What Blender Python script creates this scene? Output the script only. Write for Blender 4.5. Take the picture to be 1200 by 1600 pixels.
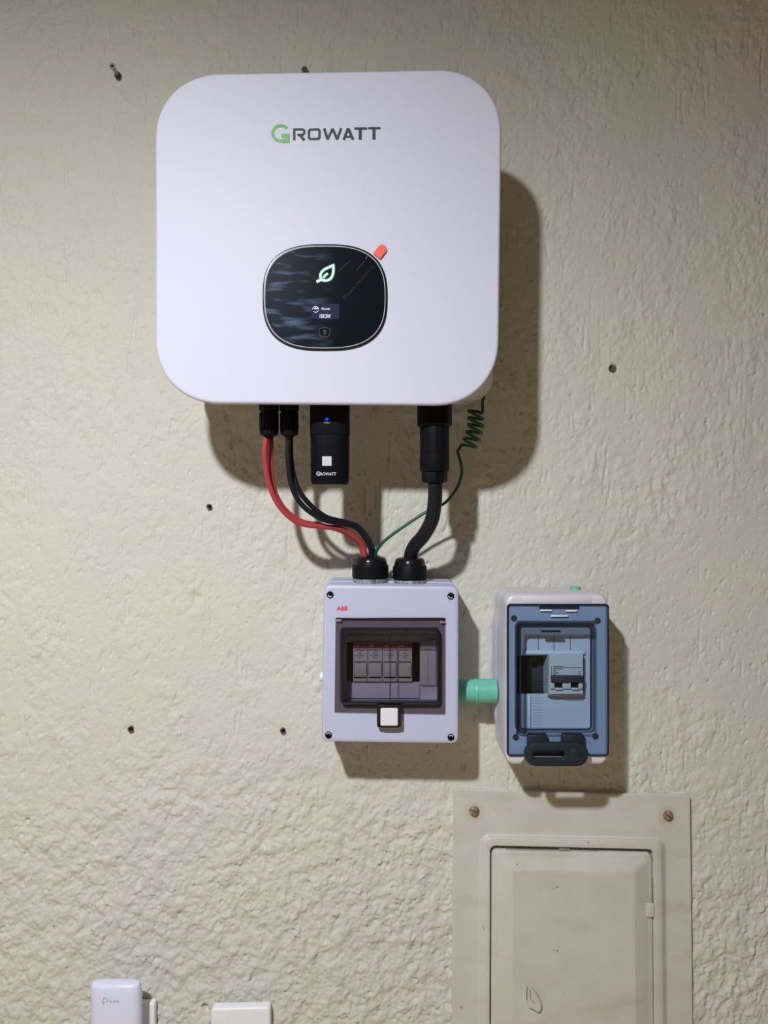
import bpy, bmesh, math, random
import numpy as np
from mathutils import Vector, Matrix

scene = bpy.context.scene
for o in list(bpy.data.objects):
    bpy.data.objects.remove(o, do_unlink=True)
COL = scene.collection

# ------------------------------------------------------------------ camera, light, exposure
FPX, DIST, CAMZ = 1200.0, 1.0, 1.25       # focal length in pixels, metres from camera to wall, eye height
cam_data = bpy.data.cameras.new('camera')
cam_data.sensor_fit = 'HORIZONTAL'; cam_data.sensor_width = 36.0; cam_data.lens = 36.0 * FPX / 1200.0
cam_data.clip_start = 0.02
cam = bpy.data.objects.new('camera', cam_data); COL.objects.link(cam)
cam.location = (0, -DIST, CAMZ); cam.rotation_euler = (math.pi / 2, 0, 0)
scene.camera = cam
vs = scene.view_settings
vs.view_transform = 'Standard'; vs.look = 'None'; vs.gamma = 1.0; vs.use_curve_mapping = False
vs.exposure = 0.0
world = bpy.data.worlds.new('world'); scene.world = world; world.use_nodes = True
world.node_tree.nodes['Background'].inputs[0].default_value = (0.9, 0.85, 0.78, 1)
world.node_tree.nodes['Background'].inputs[1].default_value = 0.0

LAMP = Vector((-0.365, -1.20, CAMZ + 0.675))
ld = bpy.data.lights.new('spot_lamp_light', 'SPOT')
ld.energy = 102.0; ld.color = (0.95, 0.98, 1.0); ld.shadow_soft_size = 0.03
ld.spot_size = math.radians(178); ld.spot_blend = 1.0
lo = bpy.data.objects.new('spot_lamp_light', ld); COL.objects.link(lo)
lo.location = LAMP
AIM = LAMP + Vector((-0.06, 0.25, -1.0))
lo.rotation_euler = (AIM - LAMP).to_track_quat('-Z', 'Y').to_euler()
# added dim warm fill for the ambient light, not a known lamp
rd = bpy.data.lights.new('room_fill', 'AREA')
rd.shape = 'DISK'; rd.size = 0.5; rd.energy = 1.0; rd.color = (1.0, 0.80, 0.58)
ro = bpy.data.objects.new('room_fill', rd); COL.objects.link(ro)
ro.location = (0.3, -2.2, 2.52)

# ------------------------------------------------------------------ helpers
def PX(px, d): return (px - 600.0) / FPX * (DIST - d)
def PZ(py, d): return CAMZ + (800.0 - py) / FPX * (DIST - d)
def P(px, py, d): return Vector((PX(px, d), -d, PZ(py, d)))
def XZ(pts, d): return [(PX(a, d), PZ(b, d)) for a, b in pts]

def empty(name, loc, label, cat, group=None):
    o = bpy.data.objects.new(name, None); COL.objects.link(o)
    o.location = loc; o.empty_display_size = 0.02
    return tag(o, label, cat, group)
def tag(o, label, cat, group=None, kind=None):
    if label: o['label'] = label
    if cat: o['category'] = cat
    if group: o['group'] = group
    if kind: o['kind'] = kind
    return o
def world_loc(o):
    v = Vector((0, 0, 0))
    while o is not None:
        v += o.location; o = o.parent
    return v
def link(name, me, material, parent=None, smooth=35):
    """mesh data is in world coordinates; parents are only translated"""
    o = bpy.data.objects.new(name, me); COL.objects.link(o)
    me.materials.append(material)
    if smooth:
        me.shade_smooth()
        me.set_sharp_from_angle(angle=math.radians(smooth))
    if parent is not None:
        o.parent = parent
        me.transform(Matrix.Translation(-world_loc(parent)))
    else:
        lo_ = np.zeros(len(me.vertices) * 3); me.vertices.foreach_get('co', lo_)
        c = lo_.reshape(-1, 3); c = (c.min(0) + c.max(0)) / 2
        me.transform(Matrix.Translation(-Vector(c))); o.location = Vector(c)
    return o
def bm_mesh(name, bm, fix=True):
    if fix: bmesh.ops.recalc_face_normals(bm, faces=bm.faces[:])
    me = bpy.data.meshes.new(name); bm.to_mesh(me); bm.free(); return me

def rrect(x0, z0, x1, z1, r, n=6, sq=2.0):
    """rounded rectangle outline, counter-clockwise from the lower right corner; z0<z1"""
    pts = []
    for cx, cz, a0 in ((x1 - r, z0 + r, -90), (x1 - r, z1 - r, 0), (x0 + r, z1 - r, 90), (x0 + r, z0 + r, 180)):
        for i in range(n + 1):
            a = math.radians(a0 + 90.0 * i / n)
            c, s = math.cos(a), math.sin(a)
            e = 2.0 / sq
            pts.append((cx + r * math.copysign(abs(c) ** e, c), cz + r * math.copysign(abs(s) ** e, s)))
    return pts
def pxrect(px0, py0, px1, py1, d, r=0.0, n=6):
    """pixel box measured at depth d -> outline in metres; r in metres"""
    return rrect(PX(px0, d), PZ(py1, d), PX(px1, d), PZ(py0, d), max(r, 1e-5), n)
def quad_rr(TL, TR, BR, BL, d, rpx, n=12, sq=2.2):
    """rounded quad from four pixel corners at depth d"""
    w = (math.hypot(TR[0]-TL[0], TR[1]-TL[1]) + math.hypot(BR[0]-BL[0], BR[1]-BL[1])) / 2
    h = (math.hypot(BL[0]-TL[0], BL[1]-TL[1]) + math.hypot(BR[0]-TR[0], BR[1]-TR[1])) / 2
    out = []
    for x, z in rrect(0, 0, w, h, rpx, n, sq):
        u, v = x / w, 1 - z / h
        px = (1-u)*(1-v)*TL[0] + u*(1-v)*TR[0] + u*v*BR[0] + (1-u)*v*BL[0]
        py = (1-u)*(1-v)*TL[1] + u*(1-v)*TR[1] + u*v*BR[1] + (1-u)*v*BL[1]
        out.append((PX(px, d), PZ(py, d)))
    return out
def offset(pts, t):
    """inset a counter-clockwise outline by t"""
    n = len(pts); out = []
    for i in range(n):
        p0, p1, p2 = pts[i-1], pts[i], pts[(i+1) % n]
        a = Vector((p1[0]-p0[0], p1[1]-p0[1])); b = Vector((p2[0]-p1[0], p2[1]-p1[1]))
        a = a.normalized() if a.length > 1e-9 else b.normalized(); b = b.normalized() if b.length > 1e-9 else a
        na, nb = Vector((-a.y, a.x)), Vector((-b.y, b.x))
        m = na + nb
        if m.length < 1e-6: m = na
        m.normalize(); k = max(0.5, m.dot(na))
        out.append((p1[0] + m.x * t / k, p1[1] + m.y * t / k))
    return out
def loft(rings, cap0=True, cap1=True, bm=None):
    """rings: list of (outline, depth)"""
    bm = bm or bmesh.new(); vs_ = []
    for pts, d in rings:
        vs_.append([bm.verts.new((x, -d, z)) for x, z in pts])
    n = len(vs_[0])
    for a, b in zip(vs_, vs_[1:]):
        for i in range(n):
            bm.faces.new((a[i], a[(i+1) % n], b[(i+1) % n], b[i]))
    if cap0: bm.faces.new(vs_[0][::-1])
    if cap1: bm.faces.new(vs_[-1])
    return bm
def bevel_rings(pts, d0, d1, r, segs=4):
    rings = [(pts, d0)]
    for i in range(segs + 1):
        a = math.pi / 2 * i / segs
        rings.append((offset(pts, r * (1 - math.cos(a))), d1 - r + r * math.sin(a)))
    rings.append((offset(pts, r * 1.25), d1))
    return rings
def plate(name, pts, d0, d1, material, parent=None, r=0.001, segs=4, smooth=35):
    return link(name, bm_mesh(name, loft(bevel_rings(pts, d0, d1, r, segs))), material, parent, smooth)
def frame(name, outer, inner, d0, d1, material, parent=None, r=0.001, smooth=35, d_in=None):
    """ring with a hole; outer and inner have the same vertex count"""
    d_in = d0 if d_in is None else d_in
    rings = [(inner, d_in), (outer, d0)] if d_in == d0 else [(outer, d0)]
    rings = [(outer, d0), (outer, d1 - r), (offset(outer, r * .3), d1 - r * .3), (offset(outer, r), d1), (offset(outer, r * 1.3), d1),
             (offset(inner, -r), d1), (offset(inner, -r * .7), d1), (inner, d1 - r * .7), (inner, d_in)]
    bm = loft(rings, False, False)
    bm.verts.ensure_lookup_table(); n = len(outer)
    for i in range(n):
        bm.faces.new((bm.verts[i], bm.verts[(i+1) % n], bm.verts[8*n + (i+1) % n], bm.verts[8*n + i]))
    return link(name, bm_mesh(name, bm), material, parent, smooth)
def box(name, x0, x1, d0, d1, z0, z1, material, parent=None, bev=0.0008):
    bm = bmesh.new(); bmesh.ops.create_cube(bm, size=1)
    for v in bm.verts:
        v.co = Vector(((x0+x1)/2 + v.co.x*(x1-x0), -(d0+d1)/2 + v.co.y*(d1-d0), (z0+z1)/2 + v.co.z*(z1-z0)))
    if bev: bmesh.ops.bevel(bm, geom=bm.edges[:], offset=bev, segments=2, profile=.5, affect='EDGES')
    return link(name, bm_mesh(name, bm), material, parent)
def pbox(name, px0, py0, px1, py1, d0, d1, material, parent=None, bev=0.0006, dref=None):
    dr = d1 if dref is None else dref
    return box(name, PX(px0, dr), PX(px1, dr), d0, d1, PZ(py1, dr), PZ(py0, dr), material, parent, bev)
def lathe(name, prof, base, axis, material, parent=None, seg=32, smooth=35, poly=None):
    """prof: [(radius, height)], around axis from base. poly: list of per-ring side counts ignored"""
    axis = Vector(axis).normalized(); q = axis.to_track_quat('Z', 'Y'); base = Vector(base)
    bm = bmesh.new(); rings = []
    for r, h in prof:
        ring = []
        for i in range(seg):
            a = 2 * math.pi * i / seg
            rr = r * (poly(a) if poly else 1.0)
            ring.append(bm.verts.new(base + q @ Vector((rr * math.cos(a), rr * math.sin(a), h))))
        rings.append(ring)
    for a, b in zip(rings, rings[1:]):
        for i in range(seg):
            bm.faces.new((a[i], a[(i+1) % seg], b[(i+1) % seg], b[i]))
    bm.faces.new(rings[0][::-1]); bm.faces.new(rings[-1])
    return link(name, bm_mesh(name, bm), material, parent, smooth)
def catmull(pts, k=10):
    pts = [Vector(p) for p in pts]; out = []
    ext = [2*pts[0]-pts[1]] + pts + [2*pts[-1]-pts[-2]]
    for i in range(1, len(ext) - 2):
        p0, p1, p2, p3 = ext[i-1:i+3]
        for j in range(k):
            t = j / k
            out.append(0.5*((2*p1) + (p2-p0)*t + (2*p0-5*p1+4*p2-p3)*t*t + (3*p1-p0-3*p2+p3)*t**3))
    out.append(pts[-1]); return out
def tube(name, path, r, material, parent=None, seg=14, smooth=60):
    bm = bmesh.new(); rings = []
    n = len(path); rad = r if callable(r) else (lambda t: r)
    T = [(path[min(i+1, n-1)] - path[max(i-1, 0)]).normalized() for i in range(n)]
    N = T[0].orthogonal().normalized()
    for i in range(n):
        N = (N - T[i] * N.dot(T[i])).normalized(); B = T[i].cross(N)
        rr = rad(i / (n - 1))
        rings.append([bm.verts.new(path[i] + (N*math.cos(2*math.pi*k/seg) + B*math.sin(2*math.pi*k/seg))*rr) for k in range(seg)])
    for a, b in zip(rings, rings[1:]):
        for k in range(seg):
            bm.faces.new((a[k], a[(k+1) % seg], b[(k+1) % seg], b[k]))
    bm.faces.new(rings[0][::-1]); bm.faces.new(rings[-1])
    return link(name, bm_mesh(name, bm), material, parent, smooth)
def strokes(name, polys, w, d, material, parent=None, th=0.0003):
    """flat ink strokes: list of (polyline px, closed) laid at depth d; w in pixels"""
    bm = bmesh.new()
    for si, item in enumerate(polys):
        d_ = d + si * 2e-5
        pl, closed = item[0], item[1]; ww = item[2] if len(item) > 2 else w
        n = len(pl); L, R = [], []
        for i in range(n):
            p1 = Vector(pl[i])
            p0 = Vector(pl[i-1]) if (i > 0 or closed) else None
            p2 = Vector(pl[(i+1) % n]) if (i < n-1 or closed) else None
            a = (p1 - p0).normalized() if p0 is not None else (p2 - p1).normalized()
            b = (p2 - p1).normalized() if p2 is not None else a
            na, nb = Vector((-a.y, a.x)), Vector((-b.y, b.x)); m = (na + nb).normalized()
            k = max(.72, m.dot(na)); off = m * (ww / 2 / k)
            L.append(bm.verts.new(P(*(p1 + off), d_))); R.append(bm.verts.new(P(*(p1 - off), d_)))
        for i in range(n if closed else n - 1):
            j = (i + 1) % n
            bm.faces.new((L[i], L[j], R[j], R[i]))
    bmesh.ops.recalc_face_normals(bm, faces=bm.faces[:])
    for f in bm.faces:
        if f.normal.y > 0: f.normal_flip()
    return link(name, bm_mesh(name, bm, False), material, parent, 0)
def text(name, body, px0, py0, px1, py1, d, material, parent=None, bold=0.0, rot=0.0):
    """flat lettering fitted to a pixel box at depth d; rot in degrees turns it about its lower left corner"""
    cu = bpy.data.curves.new(name, 'FONT'); cu.body = body; cu.offset = bold; cu.resolution_u = 3
    tmp = bpy.data.objects.new('tmp_text', cu); COL.objects.link(tmp)
    dg = bpy.context.evaluated_depsgraph_get()
    me = bpy.data.meshes.new_from_object(tmp.evaluated_get(dg))
    bpy.data.objects.remove(tmp); bpy.data.curves.remove(cu)
    co = np.array([v.co[:] for v in me.vertices]); mn, mx = co.min(0), co.max(0)
    ca, sa = math.cos(math.radians(rot)), math.sin(math.radians(rot))
    W, H = px1 - px0, py1 - py0
    for v in me.vertices:
        a = (v.co.x - mn[0]) / (mx[0] - mn[0]) * W; b = (v.co.y - mn[1]) / (mx[1] - mn[1]) * H
        v.co = P(px0 + a*ca - b*sa, py1 - (a*sa + b*ca), d)
    me.materials.clear()
    return link(name, me, material, parent, 0)

# ------------------------------------------------------------------ materials
def mat(name, col, rough=0.5, metal=0.0, spec=0.5, var=0.0, vscale=60, bump=0.0, bscale=400, emit=None, estr=0.0, coat=0.0, alt=None):
    m = bpy.data.materials.new(name); m.use_nodes = True
    nt = m.node_tree; b = nt.nodes['Principled BSDF']
    b.inputs['Base Color'].default_value = (*col, 1); b.inputs['Roughness'].default_value = rough
    b.inputs['Metallic'].default_value = metal; b.inputs['Specular IOR Level'].default_value = spec
    b.inputs['Coat Weight'].default_value = coat
    if var or bump: tc = nt.nodes.new('ShaderNodeTexCoord')
    if var:
        nz = nt.nodes.new('ShaderNodeTexNoise'); nz.inputs['Scale'].default_value = vscale; nz.inputs['Detail'].default_value = 5
        nt.links.new(tc.outputs['Object'], nz.inputs['Vector'])
        mx = nt.nodes.new('ShaderNodeMix'); mx.data_type = 'RGBA'
        alt = alt or tuple(c * (1 - var) for c in col)
        mx.inputs['A'].default_value = (*col, 1); mx.inputs['B'].default_value = (*alt, 1)
        rp = nt.nodes.new('ShaderNodeMapRange'); rp.inputs['From Min'].default_value = .4; rp.inputs['From Max'].default_value = .75
        nt.links.new(nz.outputs['Fac'], rp.inputs['Value']); nt.links.new(rp.outputs['Result'], mx.inputs['Factor'])
        nt.links.new(mx.outputs['Result'], b.inputs['Base Color'])
    if bump:
        n2 = nt.nodes.new('ShaderNodeTexNoise'); n2.inputs['Scale'].default_value = bscale; n2.inputs['Detail'].default_value = 4
        nt.links.new(tc.outputs['Object'], n2.inputs['Vector'])
        bp = nt.nodes.new('ShaderNodeBump'); bp.inputs['Strength'].default_value = bump; bp.inputs['Distance'].default_value = 0.001
        nt.links.new(n2.outputs['Fac'], bp.inputs['Height']); nt.links.new(bp.outputs['Normal'], b.inputs['Normal'])
    if emit:
        b.inputs['Emission Color'].default_value = (*emit, 1); b.inputs['Emission Strength'].default_value = estr
    return m
def tinted(name, col, rough=0.05, gloss=0.06):
    """clear coloured plastic: tinted see-through with a fresnel gloss"""
    m = bpy.data.materials.new(name); m.use_nodes = True; nt = m.node_tree; nt.nodes.clear()
    out = nt.nodes.new('ShaderNodeOutputMaterial'); mix = nt.nodes.new('ShaderNodeMixShader')
    tr = nt.nodes.new('ShaderNodeBsdfTransparent'); tr.inputs[0].default_value = (*col, 1)
    gl = nt.nodes.new('ShaderNodeBsdfGlossy'); gl.inputs['Roughness'].default_value = rough; gl.inputs[0].default_value = (.9, .93, 1, 1)
    lw = nt.nodes.new('ShaderNodeLayerWeight'); lw.inputs['Blend'].default_value = .5       # thin sheet: same gloss from both faces
    pw = nt.nodes.new('ShaderNodeMath'); pw.operation = 'POWER'; pw.inputs[1].default_value = 5.0; nt.links.new(lw.outputs['Facing'], pw.inputs[0])
    fr = nt.nodes.new('ShaderNodeMath'); fr.operation = 'MULTIPLY_ADD'; fr.inputs[1].default_value = .9; fr.inputs[2].default_value = gloss * .4
    nt.links.new(pw.outputs[0], fr.inputs[0]); nt.links.new(fr.outputs[0], mix.inputs[0]); nt.links.new(tr.outputs[0], mix.inputs[1]); nt.links.new(gl.outputs[0], mix.inputs[2])
    nt.links.new(mix.outputs[0], out.inputs[0]); return m

def wall_material():
    m = mat('painted_plaster', (.60, .57, .465), .75, spec=.25)
    nt = m.node_tree; b = nt.nodes['Principled BSDF']; L = nt.links.new
    tc = nt.nodes.new('ShaderNodeTexCoord')
    def noise(scale, detail=4, vec=None):
        n = nt.nodes.new('ShaderNodeTexNoise'); n.inputs['Scale'].default_value = scale; n.inputs['Detail'].default_value = detail
        L(vec or tc.outputs['Object'], n.inputs['Vector']); return n.outputs['Fac']
    def mix(f, a, c2):
        x = nt.nodes.new('ShaderNodeMix'); x.data_type = 'RGBA'
        if hasattr(f, 'links'): L(f, x.inputs['Factor'])
        else: x.inputs['Factor'].default_value = f
        for s, k in ((a, 'A'), (c2, 'B')):
            if isinstance(s, tuple): x.inputs[k].default_value = (*s, 1)
            else: L(s, x.inputs[k])
        return x.outputs['Result']
    def rng(v, a, b_, c=0., d=1.):
        r = nt.nodes.new('ShaderNodeMapRange'); L(v, r.inputs['Value'])
        for k, q in zip(('From Min', 'From Max', 'To Min', 'To Max'), (a, b_, c, d)): r.inputs[k].default_value = q
        return r.outputs['Result']
    c = mix(rng(noise(5, 3), .38, .62), (.61, .61, .53), (.61, .59, .54))
    c = mix(rng(noise(45, 5), .55, .75, 0, .35), c, (.54, .525, .43))
    c = mix(rng(noise(160, 3), .72, .80, 0, .45), c, (.30, .24, .15))
    L(c, b.inputs['Base Color'])
    bp = nt.nodes.new('ShaderNodeBump'); bp.inputs['Strength'].default_value = .35; bp.inputs['Distance'].default_value = .001
    L(noise(420, 4), bp.inputs['Height']); L(bp.outputs['Normal'], b.inputs['Normal'])
    return m

M = {}
M['wall'] = wall_material()
M['room'] = mat('room_paint', (.50, .40, .29), .8, var=.06, vscale=3)
M['floor'] = mat('pale_tile_floor', (.80, .66, .47), .6, var=.2, vscale=12)
M['ceiling'] = mat('ceiling_paint', (.50, .44, .36), .85, var=.04, vscale=3)
M['white'] = mat('white_powder_coat', (.595, .605, .74), .5, spec=.2, bump=.06, bscale=900)
M['case'] = mat('light_grey_aluminium', (.60, .58, .56), .5, .0, var=.05)
M['black'] = mat('black_plastic', (.006, .006, .008), .5, spec=.1, bump=.1, bscale=700)
M['dongle'] = mat('satin_black_plastic', (.0045, .0045, .007), .45, spec=.08)
M['gloss_black'] = mat('gloss_black_plastic', (.008, .008, .010), .22, spec=.3)
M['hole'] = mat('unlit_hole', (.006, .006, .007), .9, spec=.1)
M['silver'] = mat('silver_trim', (.33, .34, .38), .45, .0)
M['green_print'] = mat('green_print', (.13, .42, .10), .5, var=.25, vscale=900)
M['grey_print'] = mat('grey_print', (.05, .051, .064), .5, spec=.2)
M['red_print'] = mat('red_print', (.75, .03, .04), .5)
M['band'] = mat('dull_red_band', (.42, .03, .04), .5)
M['white_print'] = mat('white_print', (.55, .55, .58), .5)
M['dim_print'] = mat('faint_print', (.50, .50, .58), .5)
M['film_edge'] = mat('film_edge', (.09, .095, .11), .4, spec=.1)
M['gold_print'] = mat('brown_film_print', (.030, .021, .010), .5, spec=.1)
M['dark_print'] = mat('dark_print', (.06, .06, .07), .5)
M['red_wire'] = mat('red_sheath', (.43, .052, .06), .42, spec=.3, var=.15, vscale=80)
M['black_wire'] = mat('black_sheath', (.011, .0125, .017), .45, spec=.22, var=.3, vscale=60)
M['green_wire'] = mat('green_sheath', (.004, .085, .045), .4)
M['abb'] = mat('light_grey_abs', (.50, .525, .71), .45, bump=.05, bscale=900)
M['abb_in'] = mat('grey_inner_plate', (.62, .62, .68), .5)
M['module'] = mat('grey_module_plastic', (.62, .60, .60), .45)
M['lavender'] = mat('white_abs_lid', (.64, .615, .70), .4, bump=.05, bscale=900)
M['btn'] = mat('white_button', (.74, .75, .82), .4)
M['smoke'] = tinted('smoked_polycarbonate', (.73, .715, .745))
M['smoke_flange'] = tinted('smoked_polycarbonate_flange', (.67, .635, .64))
M['smoke_rim'] = mat('smoked_edge', (.012, .011, .014), .22)
M['blue'] = tinted('blue_tinted_polycarbonate', (.82, .895, .955))
M['blue_flange'] = tinted('blue_tinted_flange', (.72, .81, .89))
M['blue_rim'] = mat('navy_edge', (.010, .020, .038), .2)
M['handle'] = mat('slate_plastic', (.016, .022, .032), .4, spec=.3)
M['pipe'] = mat('mint_green_conduit', (.14, .50, .385), .4, var=.08, vscale=90)
M['panel'] = mat('cream_painted_steel', (.60, .59, .54), .42, var=.5, vscale=22, alt=(.545, .53, .47), bump=.25, bscale=90)
M['rust'] = mat('rusty_steel', (.36, .28, .18), .6, .3, var=.6, vscale=260, alt=(.09, .045, .02), bump=.5, bscale=700)
M['orange'] = mat('orange_tab', (.80, .075, .025), .45)
M['putty'] = mat('grey_sealant', (.30, .30, .32), .5, var=.9, vscale=260, alt=(.02, .02, .025), bump=.8, bscale=300)
M['plug'] = mat('dark_grey_plug', (.085, .075, .078), .6)
M['steel'] = mat('zinc_screw', (.30, .28, .31), .4, .5)
M['leaf'] = mat('leaf_led', (.02, .1, .05), .4, emit=(.42, 1.0, .68), estr=2.0)
M['leaf_halo'] = mat('leaf_painted_halo', (.005, .04, .02), .4, emit=(.0, .42, .14), estr=.75)
M['screen'] = mat('oled_ground', (.006, .006, .012), .5, spec=.03, emit=(.05, .05, .13), estr=.45)
M['oled'] = mat('oled_pixels', (.05, .05, .08), .4, emit=(.80, .84, 1.0), estr=.9)
M['icon'] = mat('touch_icon', (.07, .075, .08), .5, spec=.1)
M['led'] = mat('blue_led', (.0, .01, .05), .3, emit=(.01, .09, .9), estr=1.0)
M['socket'] = mat('white_socket_plastic', (.86, .855, .91), .4)
M['extender'] = mat('glossy_white_plastic', (.74, .765, .96), .28)

def stain_panel():
    nt = M['panel'].node_tree; L = nt.links.new; b = nt.nodes['Principled BSDF']
    src = b.inputs['Base Color'].links[0].from_socket
    tc = nt.nodes.new('ShaderNodeTexCoord')
    def layer(src, fac, col):
        x = nt.nodes.new('ShaderNodeMix'); x.data_type = 'RGBA'; L(fac, x.inputs['Factor']); L(src, x.inputs['A']); x.inputs['B'].default_value = (*col, 1); return x.outputs['Result']
    def mr(v, q):
        r = nt.nodes.new('ShaderNodeMapRange'); L(v, r.inputs[0])
        for k, w in zip(('From Min', 'From Max', 'To Min', 'To Max'), q): r.inputs[k].default_value = w
        return r.outputs[0]
    mp = nt.nodes.new('ShaderNodeMapping'); mp.inputs['Rotation'].default_value = (0, math.radians(35), 0); mp.inputs['Scale'].default_value = (9, 9, 34); L(tc.outputs['Object'], mp.inputs[0])
    n = nt.nodes.new('ShaderNodeTexNoise'); n.inputs['Scale'].default_value = 1; n.inputs['Detail'].default_value = 8; L(mp.outputs[0], n.inputs['Vector'])
    src = layer(src, mr(n.outputs['Fac'], (.56, .74, 0, .42)), (.40, .37, .30))
    n3 = nt.nodes.new('ShaderNodeTexNoise'); n3.inputs['Scale'].default_value = 75; n3.inputs['Detail'].default_value = 2; L(tc.outputs['Object'], n3.inputs['Vector'])
    src = layer(src, mr(n3.outputs['Fac'], (.735, .77, 0, .7)), (.25, .19, .11))
    for q in ((741, 1269.5), (1043.5, 1276.5)):                   # rust run around the two screws
        v = nt.nodes.new('ShaderNodeVectorMath'); v.operation = 'DISTANCE'; L(tc.outputs['Object'], v.inputs[0])
        v.inputs[1].default_value = P(*q, .0035) - Vector((PX(890, 0), 0, PZ(1690, 0)))
        src = layer(src, mr(v.outputs['Value'], (.016, .005, 0, .45)), (.42, .32, .17))
    L(src, b.inputs['Base Color'])
stain_panel()

def glass_display():
    m = mat('smudged_hazed_black_glass', (.004, .005, .008), .30, spec=.02)
    nt = m.node_tree; b = nt.nodes['Principled BSDF']; L = nt.links.new
    tc = nt.nodes.new('ShaderNodeTexCoord')
    mp = nt.nodes.new('ShaderNodeMapping'); mp.inputs['Rotation'].default_value = (0, math.radians(14), 0); mp.inputs['Scale'].default_value = (22, 22, 130)
    L(tc.outputs['Object'], mp.inputs['Vector'])
    n = nt.nodes.new('ShaderNodeTexNoise'); n.inputs['Scale'].default_value = 1.0; n.inputs['Detail'].default_value = 3; L(mp.outputs[0], n.inputs['Vector'])
    sx = nt.nodes.new('ShaderNodeSeparateXYZ'); L(tc.outputs['Object'], sx.inputs[0])
    # finger smears, and reflected haze put into the colour, on the left half
    r1 = nt.nodes.new('ShaderNodeMapRange'); L(sx.outputs['X'], r1.inputs[0])
    for k, q in zip(('From Min', 'From Max', 'To Min', 'To Max'), (.012, -.045, 0., 1.)): r1.inputs[k].default_value = q
    r2 = nt.nodes.new('ShaderNodeMapRange'); L(n.outputs['Fac'], r2.inputs[0])
    for k, q in zip(('From Min', 'From Max', 'To Min', 'To Max'), (.52, .74, .07, 1.)): r2.inputs[k].default_value = q
    mu = nt.nodes.new('ShaderNodeMath'); mu.operation = 'MULTIPLY'; L(r1.outputs[0], mu.inputs[0]); L(r2.outputs[0], mu.inputs[1])
    mx = nt.nodes.new('ShaderNodeMix'); mx.data_type = 'RGBA'; L(mu.outputs[0], mx.inputs['Factor'])
    mx.inputs['A'].default_value = (.004, .006, .011, 1); mx.inputs['B'].default_value = (.12, .17, .27, 1)
    L(mx.outputs['Result'], b.inputs['Base Color'])
    return m
M['glass'] = glass_display()

# ------------------------------------------------------------------ the room
rng_ = np.random.default_rng(7)
def field(nx, nz, step, lx, lz, seed, an=0):
    """gaussian-filtered noise, wavelength lx, lz (metres), unit variance"""
    r = np.random.default_rng(seed)
    f = np.fft.rfft2(r.standard_normal((nz, nx)))
    kz = np.fft.fftfreq(nz, step)[:, None]; kx = np.fft.rfftfreq(nx, step)[None, :]
    ca, sa = math.cos(math.radians(an)), math.sin(math.radians(an))
    g = np.exp(-(((kx * ca - kz * sa) * lx) ** 2 + ((kx * sa + kz * ca) * lz) ** 2) * 1.2)
    h = np.fft.irfft2(f * g, s=(nz, nx)); h -= h.mean(); return h / h.std()
HOLES = [(960, 575, .0056, .010), (893, 617, .0020, .004), (190, 142, .0021, .006), (476, 108, .004, .005), (41, 1284, .0028, .006), (318, 1577, .0032, .006), (321, 1581, .0030, .005), (1197, 492, .0022, .005)]
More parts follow.
